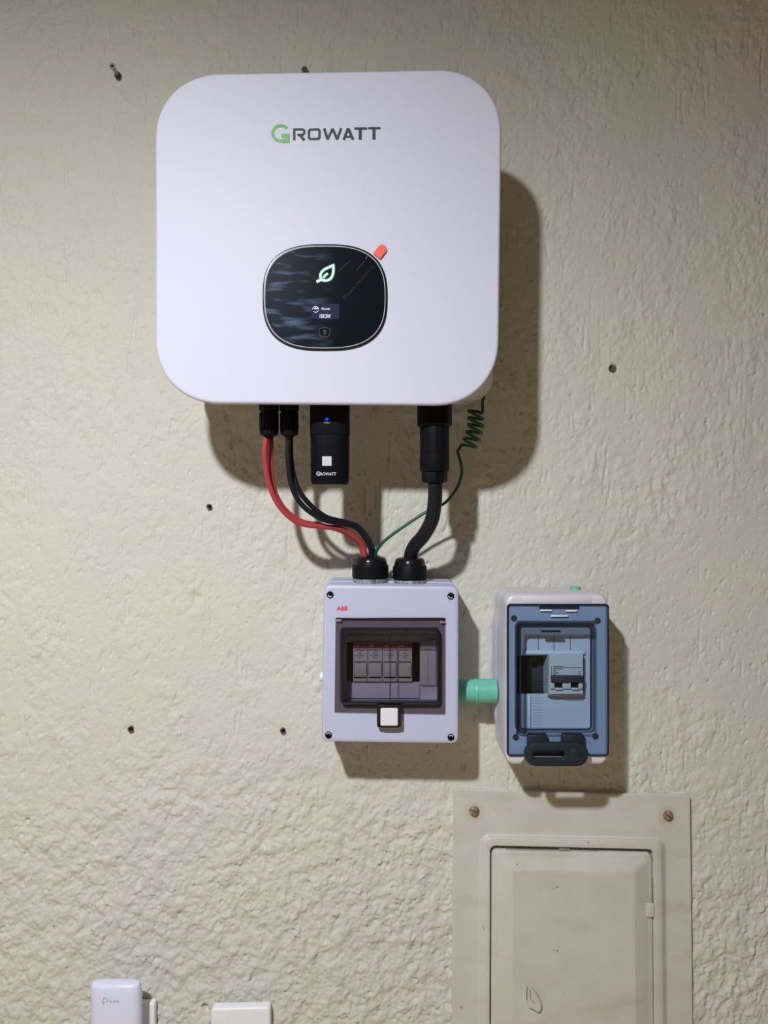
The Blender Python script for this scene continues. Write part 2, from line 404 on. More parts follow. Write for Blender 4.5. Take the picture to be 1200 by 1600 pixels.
def build_wall():
    step = 0.0017
    fx0, fx1, fz0, fz1 = -.95, .95, CAMZ - .85, CAMZ + .85
    nx = int((fx1 - fx0) / step) // 2 * 2; nz = int((fz1 - fz0) / step) // 2 * 2
    xs = fx0 + np.arange(nx) * step; zs = fz0 + np.arange(nz) * step
    F = lambda lx, lz, s, an=0: field(nx, nz, step, lx, lz, s, an)
    sm = lambda a, b, v: (lambda t: t*t*(3-2*t))(np.clip((v - a) / (b - a), 0, 1))
    zz = np.broadcast_to(zs[:, None], (nz, nx)) + .05 * F(.16, .16, 11)
    low = 1 - sm(CAMZ - .50, CAMZ - .25, zz)                 # lumpier plaster low on the wall
    patch = sm(-.7, 1.4, F(.075, .11, 12))                   # rougher patches higher up
    rough = np.maximum(patch * .75, low)
    n1, n2, n3 = F(.013, .016, 1, 28), F(.026, .034, 2, 15), F(.0045, .0052, 3)
    bA = np.abs(F(.020, .027, 21, 30) + .22 * n3); bB = np.abs(F(.011, .014, 22, 24) + .18 * n3)        # rounded lumps parted by creases
    mA, mB = sm(-.5, 1.0, F(.032, .036, 23)), sm(-.3, 1.1, F(.026, .03, 24))
    lumps = .62 * np.minimum(bA, 1.3) * mA + .40 * np.minimum(bB, 1.2) * mB + .22 * n1 + .35 * np.tanh(n2) + .08 * n3
    tear = np.exp(-((F(.012, .015, 5, 32) + .25 * n3) / .085) ** 2) * sm(.5, 1.3, F(.018, .020, 6))     # short torn creases
    gn, gm = F(.0030, .042, 8, 2), sm(.0, 1.0, F(.05, .07, 9))
    groove = sm(1.15, 1.8, gn) * gm                                                                     # dragged grooves
    pits = sm(1.65, 2.25, F(.0028, .0105, 13, 14))
    nicks = sm(2.0, 2.6, F(.0045, .012, 16, 18))
    h = (lumps * (.00038 + .00112 * patch * (1 - low) + .0024 * low)
         + n3 * (.00004 + .00008 * rough + .00012 * low) + F(.0055, .019, 31, 4) * .00022 * patch
         - tear * (.0010 * rough + .0016 * low) - groove * .0019 * (1 - .5 * low)
         - pits * (.0013 + .0003 * rough) * (1 - .4 * low) - nicks * .0019
         + .0004 * F(.10, .16, 14))
    ed = np.minimum(np.minimum(xs - xs[0], xs[-1] - xs)[None, :], np.minimum(zs - zs[0], zs[-1] - zs)[:, None])
    h = h.mean() + (h - h.mean()) * sm(0, .06, ed)
    h -= np.quantile(h, .997); h = np.minimum(h, 0); h -= .0002
    for px, py, r, dep in HOLES:
        X, Z = PX(px, 0), PZ(py, 0)
        dd = np.hypot(xs[None, :] - X, (zs[:, None] - Z))
        h -= dep * (1 - sm(r * .75, r * 1.15, dd))
    # coarse margins carry the wall out to the corners of the room
    X = np.concatenate([[-1.9, -1.3, -1.0], xs, [1.0, 1.4, 2.1]]); Z = np.concatenate([[0, .2], zs, [2.3, 2.6]])
    H = np.full((len(Z), len(X)), h.mean()); H[2:2+nz, 3:3+nx] = h
    gx, gz = np.meshgrid(X, Z)
    co = np.stack([gx, -H, gz], -1).reshape(-1, 3).astype(np.float32)
    NX, NZ = len(X), len(Z)
    i = (np.arange(NZ-1)[:, None] * NX + np.arange(NX-1)[None, :]).reshape(-1)
    q = np.stack([i, i+1, i+1+NX, i+NX], -1).astype(np.int32)
    me = bpy.data.meshes.new('wall_back')
    me.vertices.add(len(co)); me.vertices.foreach_set('co', co.reshape(-1))
    me.loops.add(q.size); me.loops.foreach_set('vertex_index', q.reshape(-1))
    me.polygons.add(len(q)); me.polygons.foreach_set('loop_start', np.arange(0, q.size, 4, dtype=np.int32))
    me.update(calc_edges=True); me.validate()
    me.shade_smooth()
    o = bpy.data.objects.new('wall_back', me); COL.objects.link(o); me.materials.append(M['wall'])
    tag(o, 'cream painted wall of rough trowelled plaster', 'wall', kind='structure')
build_wall()
def shell(name, x0, x1, y0, y1, z0, z1, m, label, cat):
    o = box(name, x0, x1, -y1, -y0, z0, z1, m, None, 0)
    tag(o, label, cat, kind='structure')
shell('floor', -2.0, 2.2, -2.8, .1, -.1, 0, M['floor'], 'pale warm tiled floor of the room', 'floor')
shell('ceiling', -2.0, 2.2, -2.8, .1, 2.6, 2.7, M['ceiling'], 'plain off white ceiling of the room', 'ceiling')
shell('wall_left', -2.0, -1.9, -2.8, .1, 0, 2.6, M['room'], 'plain warm beige side wall', 'wall')
shell('wall_right', 2.1, 2.2, -2.8, .1, 0, 2.6, M['room'], 'plain warm beige wall opposite the side wall', 'wall')
shell('wall_front', -2.0, 2.2, -2.8, -2.7, 0, 2.6, M['room'], 'plain warm beige wall facing the equipment', 'wall')

# the lamp that lights the wall: a small spot head on a ceiling stem
lamp = empty('ceiling_spotlight', (LAMP.x, LAMP.y, 2.6), 'black ceiling spotlight on a thin stem aimed at the plaster wall', 'lamp')
lathe('canopy', [(.045, 0), (.045, .02)], (LAMP.x, LAMP.y - .05, 2.58), (0, 0, 1), M['black'], lamp)
tube('stem', [Vector((LAMP.x, LAMP.y - .05, z)) for z in (2.59, LAMP.z + .05)], .006, M['black'], lamp)
ax = (AIM - LAMP).normalized()
lathe('head', [(.020, -.10), (.036, -.085), (.040, -.045)], LAMP, ax, M['black'], lamp)

# ------------------------------------------------------------------ the inverter
DF = 0.165
ZCASE = PZ(633, DF) + .0185
inv = empty('solar_inverter', (PX(513, DF), 0, PZ(640, DF)), 'white rounded solar inverter with black oval display hung on the wall', 'inverter')
q4 = ((242, 116), (785, 106.5), (778.5, 634), (242.5, 629.5))
cov = quad_rr(*q4, DF, 102, 16, 2.15)
bm = loft([(offset(cov, .0085), DF - .030), (offset(cov, .0070), DF - .028)] + bevel_rings(cov, DF - .0055, DF, .0032, 5))
link('front_cover', bm_mesh('front_cover', bm), M['white'], inv, 40)
def caseo(dx, r): return rrect(PX(243, DF) + .012 - dx * .5, ZCASE, PX(779, DF) + dx, PZ(112, DF) - .012, r, 12)
bm = loft([(offset(caseo(.004, .030), .012), .004), (caseo(.004, .030), .034), (caseo(.0088, .030), .052), (caseo(.0085, .030), .062), (caseo(-.004, .040), DF - .032), (caseo(-.004, .040), DF - .029)])
link('rear_case', bm_mesh('rear_case', bm), M['case'], inv, 40)
# lettering
def uv2(u, v): return (400 + u / 5.4545, 170 + v / 5.4545)
G = [uv2(211 + 68 * math.cos(math.radians(a)), 209 - 66 * math.sin(math.radians(a))) for a in range(38, 318, 10)]
let = strokes('green_letter', [(G, False, 4.9), ([uv2(270, 286), uv2(270, 216)], False, 6.6), ([uv2(285, 228), uv2(216, 229)], False, 5.6), ([uv2(288, 279), uv2(225, 280)], False, 4.2)], 5, DF + .0003, M['green_print'], inv)
let['label'] = 'green letter G'
S = lambda *p: [uv2(*q) for q in p]
word = [(S((326, 268), (326, 176), (396, 175), (411, 186), (411, 208), (398, 221), (352, 222)), False), (S((372, 221), (412, 268)), False, 4.4),
        (S((462, 177), (530, 175), (541, 186), (541, 244), (530, 256), (462, 257), (451, 246), (451, 188)), True),
        (S((581, 166), (610, 262)), False, 4.2), (S((610, 262), (652, 168)), False, 3.6), (S((652, 168), (692, 261)), False, 4.2), (S((692, 261), (726, 164)), False, 3.6),
        (S((746, 264), (785, 166)), False, 4.0), (S((785, 166), (827, 263)), False, 4.4), (S((762, 238), (814, 237)), False, 3.0),
        (S((838, 168), (946, 167)), False, 3.4), (S((888, 166), (888, 262)), False, 4.8),
        (S((956, 165), (1060, 164)), False, 3.4), (S((1005, 163), (1005, 260)), False, 4.8)]
let = strokes('grey_lettering', word, 3.7, DF + .0003, M['grey_print'], inv)
let['label'] = 'dark grey letters ROWATT'
# display
def sup(cx, cy, a, b, n, d, k=72):
    out = []
    for i in range(k):
        t = -2 * math.pi * i / k
        c, s = math.cos(t), math.sin(t)
        out.append((PX(cx + a * math.copysign(abs(c) ** (2 / n), c), d), PZ(cy + b * math.copysign(abs(s) ** (2 / n), s), d)))
    return out
DD = DF + .0022
cx, cy = 507.7, 464.3
o1 = sup(cx, cy, 97.8, 83.3, 2.75, DD)
disp = plate('display', o1, DF - .002, DD, M['gloss_black'], inv, .0012)
o2 = sup(cx, cy, 94.6, 80.1, 2.75, DD); o3 = sup(cx, cy, 93.4, 78.9, 2.75, DD)
bm = loft([(o2, DD - .0004), (o2, DD + .0004), (o3, DD + .0004), (o3, DD - .0004)], False, False)
link('trim_ring', bm_mesh('trim_ring', bm), M['silver'], disp)
gl = plate('display_glass', sup(cx, cy, 93.2, 78.7, 2.75, DD), DD - .0005, DD + .0003, M['glass'], disp, .0002)
# bake glass coordinates around its own centre so that the smears and painted haze sit on its left half
gc = Vector((PX(cx, DD), -DD, PZ(cy, DD))) - world_loc(disp)
gl.data.transform(Matrix.Translation(-gc)); gl.location = gc
DP = DD + .0006
U3 = lambda u, v: (390 + u / 5, 360 + v / 5)
def bez(pts, k=8):
    v = catmull([Vector((a, b, 0)) for a, b in pts], k); return [(p.x, p.y) for p in v]
leaf_o = [(654, 272), (622, 287), (585, 305), (560, 330), (553, 357), (562, 382), (590, 392), (622, 384), (645, 358), (654, 318)]
LP = [U3(*p) for p in bez(leaf_o + [leaf_o[0]], 6)][:-1]
stem = [U3(*p) for p in ((524, 403), (545, 390), (566, 383))]
vein = [U3(*p) for p in ((578, 372), (588, 352), (612, 336))]
strokes('leaf_glow', [(LP, True, 5.0), (stem, False, 5.2), (vein, False, 4.4)], 5, DP - .0002, M['leaf_halo'], disp)  # wide dim emissive strokes paint the glow around the lit leaf
lf = strokes('leaf_icon', [(LP, True, 2.5), (stem, False, 2.6), (vein, False, 1.9)], 2.5, DP, M['leaf'], disp)
lf['label'] = 'glowing green leaf status light'
scr = plate('oled_screen', pxrect(487, 475, 530, 498, DP, .0004, 2), DP - .0004, DP, M['screen'], disp, .0001)
DT = DP + .0002
text('screen_lettering', 'Power', 502.6, 480.6, 516.3, 484.2, DT, M['oled'], disp, .02)
text('screen_reading', '159.2W', 499.6, 491.0, 516.8, 497.2, DT, M['oled'], disp, .02)
circ = [(493.2 + 4.5 * math.cos(math.radians(a)), 483.4 - 4.6 * math.sin(math.radians(a))) for a in range(0, 360, 20)]
strokes('screen_icon', [(circ[0:10], False, .9), (circ[11:18], False, .9), ([(491, 483), (493, 480.6), (494, 482.6), (496.4, 480.8)], False, 1.4)], .9, DT, M['oled'], disp)
hexo = [U3(*p) for p in ((553, 764), (585, 757), (619, 764), (630, 772), (629, 800), (622, 823), (606, 832), (566, 832), (549, 822), (542, 800), (541, 774))]
strokes('touch_button', [(hexo, True, .9), ([U3(585, 818), U3(582, 795), U3(578, 785), U3(586, 778), U3(594, 785), U3(595, 800)], False, 1.3), ([U3(592, 800), U3(600, 806)], False, .9)], .9, DP, M['icon'], disp)
# pull tab of the protective film, its print and its folded edge
ta, tb = Vector((588.3, 400.3)), Vector((597.0, 389.5))
dr = (tb - ta).normalized(); nn = Vector((-dr.y, dr.x)); w = 7.1
cap = [ta - nn*w, tb - nn*w] + [tb + (dr*math.sin(math.radians(a)) - nn*math.cos(math.radians(a)))*w for a in range(15, 180, 15)] + [tb + nn*w, ta + nn*w]
cap = XZ([(p.x, p.y) for p in cap], DD)
area = sum(a[0]*b[1]-b[0]*a[1] for a, b in zip(cap, cap[1:]+cap[:1]))
if area < 0: cap = cap[::-1]
film = plate('film_tab', cap, DD - .0002, DD + .0004, M['orange'], inv, .0001, 1); film['label'] = 'orange pull tab of the display film'
text('film_print', 'Please remove it', 540.0, 461.5, 608, 468.2, DP + .0002, M['gold_print'], film, .0, 48.5)
strokes('film_edge', [([(571.6, 404.6), (576.4, 394.2)], False, 1.2), ([(556.5, 422.5), (570, 408)], False, .5), ([(527, 425), (547, 408)], False, .4)], 1, DP + .0002, M['film_edge'], film)
# hanging bolt above the cover
hb = tube('bracket_bolt', [P(476, 108, d) for d in (-.002, .010)], .0035, M['plug'], None)
tag(hb, 'dark fixing bolt stub just above the white inverter', 'bolt')

# ------------------------------------------------------------------ plugs and cables under the inverter
def ribbed(n=14, k=.05): return lambda a: 1 + k * math.cos(n * a)
def solar_cable(label, group, m, pxs, ds, plug_px, plug_d, wire_r, rot=0):
    top = P(plug_px, 650, plug_d)
    t = empty('solar_cable', P(pxs[-1][0], pxs[-1][1], ds[-1]), label, 'cable', group)
    z0, z1 = PZ(681.5, plug_d), ZCASE - .0003
    pl = lathe('connector_plug', [(.0070, 0), (.0096, .002), (.0104, .009), (.0104, .026), (.0092, .028), (.0108, .031), (.0108, z1 - z0)],
               (top.x, -plug_d, z0), (0, 0, 1), M['black'], t, 48, 35, ribbed(16, .035))
    lathe('plug_seal', [(wire_r + .0008, 0), (.0062, .004)], (top.x, -plug_d, z0 - .003), (0, 0, 1), M['black'], pl, 20)
    path = [Vector((top.x, -plug_d, z0 + .004))] + [P(a, b, d) for (a, b), d in zip(pxs, ds)]
    tube('sheath', catmull(path, 8), wire_r, m, t, 14)
    return t
RW = .00312
solar_cable('red solar cable curving out from under the inverter, outer one', 'red solar cables', M['red_wire'],
            [(415, 690), (414, 716), (420.8, 757), (437, 791.5), (465, 816), (503, 823), (532, 826), (556, 840), (568, 855), (571, 882)],
            [.108, .107, .104, .098, .09, .082, .074, .064, .056, .05], 419.5, .108, RW)
solar_cable('red solar cable running close inside the outer red one', 'red solar cables', M['red_wire'],
            [(423.2, 690), (423, 716), (426, 757), (441, 791), (468, 813.5), (504, 821.5), (533, 829), (555, 843), (565, 858), (567.5, 882)],
            [.092, .092, .094, .090, .0825, .0745, .0665, .057, .049, .043], 421.5, .084, RW)
solar_cable('black solar cable curving down below the red pair, lower one', 'black solar cables', M['black_wire'],
            [(450.5, 690), (450, 716), (455, 757), (472, 789), (503, 811), (533, 818), (556, 824), (571, 841), (579, 858), (581.5, 882)],
            [.106, .105, .102, .098, .09, .08, .07, .06, .054, .05], 452, .108, RW)
solar_cable('black solar cable running above the lower black one', 'black solar cables', M['black_wire'],
            [(454, 690), (455, 720), (463, 757), (480, 784), (508, 807), (536, 815), (560, 823), (575, 842), (583, 860), (586, 882)],
            [.090, .091, .092, .089, .082, .0708, .0612, .0515, .046, .042], 452.5, .084, RW)

# data logger stick
dd = .100
dg_ = empty('data_logger_stick', P(515.5, 757, dd), 'black wifi data stick with small white sticker plugged under the inverter', 'data stick')
def oval(px0, px1, d, dep, n=28):
    x0, x1 = PX(px0, d), PX(px1, d); c, a = (x0+x1)/2, (x1-x0)/2; out = []
    for i in range(n):
        t = 2*math.pi*i/n; co, s = math.cos(t), math.sin(t)
        out.append((c + a*math.copysign(abs(co)**(2/3.2), co), -d + dep*math.copysign(abs(s)**(2/3.2), s)))
    return out
def vloft(name, rings, m, parent, smooth=40):
    bm = bmesh.new(); vs_ = [[bm.verts.new((x, y, z)) for x, y in pts] for pts, z in rings]
    n = len(vs_[0])
    for a, b in zip(vs_, vs_[1:]):
        for i in range(n): bm.faces.new((a[i], a[(i+1)%n], b[(i+1)%n], b[i]))
    bm.faces.new(vs_[0][::-1]); bm.faces.new(vs_[-1])
    return link(name, bm_mesh(name, bm), m, parent, smooth)
df = dd + .0165
vloft('stick_body', [(oval(488.2, 543, df, .0135), PZ(757, df)), (oval(486.8, 544.6, df, .0158), PZ(755.5, df)), (oval(486, 545.4, df, .0165), PZ(751, df)), (oval(485.4, 546, df, .0165), PZ(681, df))], M['dongle'], dg_)
vloft('stick_collar', [(oval(485, 546.4, df, .0172), PZ(680.6, df)), (oval(484.8, 546.6, df, .0176), PZ(679, df)), (oval(484.6, 546.8, df, .0176), ZCASE - .0003)], M['black'], dg_)
dl = df + .0165 + .0006
ledo = [(510.6 + 2.5*math.cos(a), 655 + 2.5*math.sin(a)) for a in [2*math.pi*i/16 for i in range(16)]]
dl2 = df + .0182
plate('status_light', XZ(ledo, dl2)[::-1], dl2 - .001, dl2 + .0002, M['led'], dg_, .0003, 2)['label'] = 'small blue status light'
text('light_lettering', 'Reset', 506.8, 659.2, 515.4, 661.2, dl2 + .0002, M['white_print'], dg_)
plate('sticker', pxrect(503.4, 713, 518, 727.8, dl, .0003, 2), dl - .0006, dl + .0001, M['white_print'], dg_, .00005, 1)['label'] = 'small white square sticker'
text('stick_letter', 'G', 494.2, 736.6, 499.8, 743.6, dl + .0001, M['white_print'], dg_, .03)
text('stick_lettering', 'ROWATT', 500.4, 738.2, 525, 743.0, dl + .0001, M['white_print'], dg_, .02)

# AC plug and its cable
da = .112
ac = empty('power_cable', P(641, 880, .05), 'thick black power cable with screw plug under the inverter', 'cable')
def ring_r(px0, px1, d): return (PX(px1, d) - PX(px0, d)) / 2
ctr = Vector((PX(679, da), -da, 0))
zt = lambda py: PZ(py, da)
b0 = lambda py: Vector((ctr.x, -da, zt(py)))
R1, R2, R3, R4 = ring_r(651.5, 705, da), ring_r(656.5, 702, da), ring_r(657, 702.5, da), ring_r(661, 701.5, da)
lathe('plug_collar', [(R1*.9, 0), (R1, .002), (R1, ZCASE - .0003 - zt(667))], b0(667), (0, 0, 1), M['black'], ac, 48, 35, ribbed(24, .012))
lathe('plug_body', [(R2*.97, 0), (R2, .002), (R2, zt(664) - zt(712))], b0(712), (0, 0, 1), M['black'], ac, 16, 20)
lathe('plug_sleeve', [(R3*.94, 0), (R3, .003), (R3, zt(711) - zt(737))], b0(737), (0, 0, 1), M['black'], ac, 40, 35, ribbed(20, .01))
lathe('plug_nut', [(R4*.86, 0), (R4, .003), (R4, zt(736) - zt(754.5))], b0(754.5), (0, 0, 1), M['black'], ac, 8, 20)
acp = [P(680, 748, da), P(680, 762, da), P(679.2, 785, .108), P(674.5, 813, .096), P(661.5, 837, .080), P(648.5, 852, .066), P(642, 866, .055), P(640.5, 884, .05)]
tube('sheath', catmull(acp, 10), .0084, M['black_wire'], ac, 20)

# coiled earth wire
ew = empty('earth_wire', P(588, 872, .05), 'thin green coiled earth wire hanging beside the power cable', 'wire')
hel = [P(756.5, 619, .057), P(754, 628, .058)]
c0, c1 = P(743, 641, .058), P(729.5, 702, .060)
TU = 5.6
for i in range(int(TU * 16) + 1):
    t = i / (TU * 16); a = 2 * math.pi * TU * t + math.pi * .1
    c = c0.lerp(c1, t); c = c + Vector((.0045 * math.sin(math.pi * t), 0, 0)); r = .0092 - .0008*t
    hel.append(c + Vector((r*math.cos(a), r*math.sin(a), -.0035*math.cos(a+.5))))
tail = [P(714.6, 705, .060), P(719.5, 722, .062), P(721.5, 738, .062), P(714.8, 761, .062), P(695.5, 785.5, .062), P(664, 801, .062), P(629, 824, .06), P(601, 845, .056), P(588, 862, .05), P(584, 880, .046)]
tube('sheath', catmull(hel[:2] + hel[2::2], 4) + catmull(tail, 8), .0019, M['green_wire'], ew, 10)

# ------------------------------------------------------------------ cable glands on the grey box
def gland(px, d, py_top, tag_label, w):
    z = lambda py: PZ(py, d)
    g = empty('cable_gland', Vector((PX(px, d), -d, z(py_top + 45))), tag_label, 'cable gland')
    base = lambda py: Vector((PX(px, d), -d, z(py)))
    R = w / 2 / FPX * (DIST - d)
    lathe('lock_ring', [(R*.98, 0), (R*.98, z(py_top+34) - z(py_top+46))], base(py_top + 46), (0, 0, 1), M['putty'], g, 24)
    lathe('hex_nut', [(R*.95, 0), (R, .0015), (R, .015), (R*.96, .0168)], base(py_top + 33.5), (0, 0, 1), M['black'], g, 36, 25, lambda a: 1 - .028 * (1 - math.cos(12 * a)) / 2)
    lathe('dome_cap', [(R*.93, 0), (R*.90, .004), (R*.86, .0075), (R*.76, .0095), (R*.60, .0102), (R*.58, .008)], base(py_top + 12.5), (0, 0, 1), M['gloss_black'], g, 36, 50)
    return g
gland(578.7, .048, 869.5, 'black cable gland taking the red, black and green wires', 57)
gland(640.3, .048, 871.5, 'black cable gland taking the single thick black cable', 53)

# ------------------------------------------------------------------ grey fuse box
DA = .088
fb = empty('fuse_box', P(610, 1160, 0), 'light grey fuse box with smoked hinged window under the glands', 'fuse box')
oq = quad_rr((506, 913.5), (717, 916), (716.8, 1162.5), (502.5, 1159.5), DA, 11, 6, 2.0)
hole = rrect(PX(533.5, DA), PZ(1100, DA), PX(686.5, DA), PZ(982.5, DA), .0035, 6)
obk = offset(oq, -.0016)
inn = offset(oq, .006)
bm = loft([(inn, .008), (inn, .052), (obk, .052), (obk, .004), (offset(oq, .002), 0)], True, True)
link('box_base', bm_mesh('box_base', bm), M['abb'], fb)
frame('box_cover', oq, hole, .053, DA, M['abb'], fb, .0035)
for sx, sy in ((515.8, 929.3), (704.3, 931.3), (513.3, 1148.3), (704.5, 1151.8)):
    s = lathe('cover_screw', [(.0041, 0), (.0041, .0008), (.0036, .0010)], P(sx, sy, DA), (0, -1, 0), M['hole'], fb, 20)
    a = math.radians(40 if sy < 1000 else 205)
    arc = [(sx + 3.1*math.cos(a + t), sy + 3.1*math.sin(a + t)) for t in [math.pi*.8*k/8 for k in range(9)]]
    strokes('screw_slot', [(arc, False, 1.5)], 1.5, DA + .0012, M['dim_print'], s)
text('box_lettering', 'ABB', 526, 947.2, 543.2, 954.0, DA + .0003, M['red_print'], fb, .035)['label'] = 'red letters ABB'
# inner plate with a slot for the modules
DI = .062
rin = rrect(PX(520, DI), PZ(1122, DI), PX(700, DI), PZ(962, DI), .002, 4)
slot = rrect(PX(541.5, DI), PZ(1066, DI), PX(656, DI), PZ(1003.5, DI), .0006, 4)
frame('inner_plate', rin, slot, DI - .003, DI, M['abb_in'], fb, .0004)
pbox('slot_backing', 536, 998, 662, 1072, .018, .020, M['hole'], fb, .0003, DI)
pbox('blanking_plate', 657, 1001, 681.2, 1070.8, DI, DI + .004, M['module'], fb, .0006)
strokes('blanking_seam', [([(658, 1015.6), (680, 1016)], False), ([(668.5, 1017), (668.5, 1070)], False, .4)], .9, DI + .0043, M['dark_print'], fb)
pbox('plate_ledge', 545, 1068, 655.8, 1091, DI, DI + .003, M['abb_in'], fb, .0008)
# smoked window door: flange, bubble walls and front pane
DW = DA + .0016
fo = quad_rr((524.2, 964.8), (696, 966.4), (696, 1116.5), (522.6, 1113.5), DW, 2, 6, 2.0)
DB = DA + .010
bo = rrect(PX(531.5, DB), PZ(1101, DB), PX(687.5, DB), PZ(981.5, DB), .0052, 6)
bi = offset(bo, .0030)
door = frame('window_door', fo, offset(bo, -.0004), DA + .0004, DW, M['smoke_flange'], fb, .0004)
door['label'] = 'smoked clear window door'
bm = loft([(bo, DA), (bo, DB - .0015), (offset(bo, .0015), DB), (bi, DB), (bi, DA)], False, False)
bm.verts.ensure_lookup_table(); n_ = len(bo)
for i in range(n_): bm.faces.new((bm.verts[i], bm.verts[(i+1) % n_], bm.verts[4*n_ + (i+1) % n_], bm.verts[4*n_ + i]))
link('window_rim', bm_mesh('window_rim', bm), M['smoke_rim'], door)
plate('window_pane', bi, DB - .0018, DB - .0004, M['smoke'], door, .0002, 1)
pbox('window_line', 608.9, 995, 610.3, 1094, DB - .0025, DB - .0018, M['smoke_rim'], door, 0)  # thin dark vertical strip behind the pane
pbox('inner_lip', 541, 990.5, 680.5, 994, DB - .0060, DB - .0018, M['smoke'], door, .0003)
for a, b, c in ((524.6, 534, 968.2), (688, 695.8, 971)):
    pbox('hinge_pin', a, c, b, c + 3.2, DW, DW + .0022, M['steel'], door, .0005)
pbox('door_top_edge', 524.6, 965.2, 695.6, 968.0, DW, DW + .0012, M['smoke_rim'], door, .0003)
la_o = rrect(PX(588.8, .1), PZ(1136.8, .1), PX(627, .1), PZ(1101.5, .1), .0016, 5)
la_i = rrect(PX(594.2, .1), PZ(1135.4, .1), PX(622.2, .1), PZ(1106.5, .1), .0022, 5)
lt = frame('latch', la_o, la_i, DA, .0995, M['smoke_rim'], door, .0012)
plate('latch_button', offset(la_i, .0002), DA, .0990, M['btn'], lt, .0012)['label'] = 'white latch button'
# knockout plug on the side
nb = lathe('side_plug', [(.006, 0), (.006, .004), (.005, .005)], (PX(505, .03) + .001, -.03, PZ(1057, .03)), (-1, 0, 0), M['btn'], fb, 20)

# four modules behind the window
def fuse_module(px0, px1, which):
    d0, d1 = .022, .0655
    t = empty('fuse_holder', P((px0 + px1)/2, 1065, d0), 'grey fuse holder with red top band, ' + which, 'fuse holder', 'fuse holders in the grey box')
    w = px1 - px0
    pbox('holder_body', px0, 1004.6, px1, 1065.2, d0, d1, M['module'], t, .0006)
    pbox('red_band', px0 + .3, 1006.2, px1 - .3, 1012.4, d1 - .001, d1 + .0005, M['band'], t, .0002, d1)
    text('band_lettering', 'ABB', px0 + 2, 1007.6, px0 + 9, 1010.8, d1 + .0008, M['module'], t, .02)
    pr = []
    for k, (a, b) in enumerate(((2.0, 5.5), (7.5, 17))):
        for j in range(4): pr.append(([(px0 + a, 1016.5 + 3.6*j), (px0 + (b - (j % 2)*2.5), 1016.5 + 3.6*j)], False, .8))
    strokes('rating_print', pr, .8, d1 + .0003, M['dark_print'], t)
    hx0, hx1 = px0 + 1.8, px1 - 2.2
    pbox('handle_gap', hx0 - .4, 1033.6, hx1 + .4, 1059.6, d1 - .002, d1 + .0002, M['hole'], t, .0001, d1)
    bm = bmesh.new(); prof = [(1035.2, .0010), (1036.5, .0034), (1042, .0040), (1050, .0036), (1057.4, .0020)]
    L = [bm.verts.new(P(hx0, y, d1 + e)) for y, e in prof]; R = [bm.verts.new(P(hx1, y, d1 + e)) for y, e in prof]
    Lb = [bm.verts.new(P(hx0, y, d1)) for y, e in prof]; Rb = [bm.verts.new(P(hx1, y, d1)) for y, e in prof]
    for i in range(len(prof) - 1):
        bm.faces.new((L[i], L[i+1], R[i+1], R[i])); bm.faces.new((L[i], Lb[i], Lb[i+1], L[i+1])); bm.faces.new((R[i], R[i+1], Rb[i+1], Rb[i]))
    bm.faces.new((L[0], R[0], Rb[0], Lb[0])); bm.faces.new((L[-1], Lb[-1], Rb[-1], R[-1]))
    link('fuse_handle', bm_mesh('fuse_handle', bm), M['module'], t, 40)
for a, b, c in ((551.8, 574.4, 'farthest from the blanking plate'), (575.0, 597.6, 'third from the blanking plate'), (598.2, 620.8, 'second from the blanking plate'), (621.4, 644.0, 'next to the blanking plate')): fuse_module(a, b, c)

# ------------------------------------------------------------------ green conduit between the two boxes
dc = .040
pc = empty('conduit', P(742, 1080, dc), 'mint green plastic conduit joining the two wall boxes', 'conduit')
zc = PZ(1079.5, dc)
xl, xm, xr = PX(713, dc), PX(741, dc), PX(775, dc)
lathe('pipe', [(.0142, 0), (.0142, xm - xl + .004)], (xl, -dc, zc), (1, 0, 0), M['pipe'], pc, 36)
lathe('coupling', [(.0150, 0), (.0156, .0010), (.0156, .0032), (.0149, .0036), (.0149, xr - xm)], (xm, -dc, zc), (1, 0, 0), M['pipe'], pc, 36)

# ------------------------------------------------------------------ breaker enclosure with blue window
DE = .086
be = empty('breaker_box', P(862, 1195, 0), 'white breaker box with blue tinted window beside the grey fuse box', 'breaker box')
X0, X1 = PX(789.5, DE), PX(951.5, DE); Z0, Z1 = PZ(1196, DE), PZ(928.5, DE)
def bulge(pts, amt, x_out):
    out = []
    for x, z in pts:
        t = (z - Z0) / (Z1 - Z0)
        e = max(0, min(1, (t - .10) / .14)) * max(0, min(1, (.90 - t) / .16))
        e = e * e * (3 - 2 * e)
        s = -1 if x < (X0 + X1) / 2 else 1
        out.append((x + s * (x_out + amt * e), z))
    return out
def dense_rr(x0, z0, x1, z1, r, n=6, m=14):
    base = rrect(x0, z0, x1, z1, r, n); out = []
    for i, p in enumerate(base):
        q = base[(i + 1) % len(base)]
        out.append(p)
        if (i + 1) % (n + 1) == 0 and abs(p[0] - q[0]) < 1e-6 or ((i + 1) % (n + 1) == 0):
            for k in range(1, m): out.append((p[0] + (q[0]-p[0])*k/m, p[1] + (q[1]-p[1])*k/m))
    return out
full = dense_rr(X0, Z0, X1, Z1, .0115, 6, 40)
def notch(pts, up=.0125):
    a, b = PX(817, DE), PX(923, DE); out = []
    for x, z in pts:
        e = max(0, min(1, (x - a) / .002, (b - x) / .002)) if z < Z0 + .010 else 0
        out.append((x, z + up * e))
    return out
bm = loft([(bulge(offset(full, .0030), .004, 0), 0), (bulge(full, .0042, 0), .004), (bulge(full, .0042, .0004), .036), (bulge(full, .003, 0), .039), (offset(full, .003), .040)], True, True)
link('box_base', bm_mesh('box_base', bm), M['lavender'], be)
inner_hole = dense_rr(PX(806, DE), PZ(1150, DE), PX(932, DE), PZ(970, DE), .004, 6, 40)
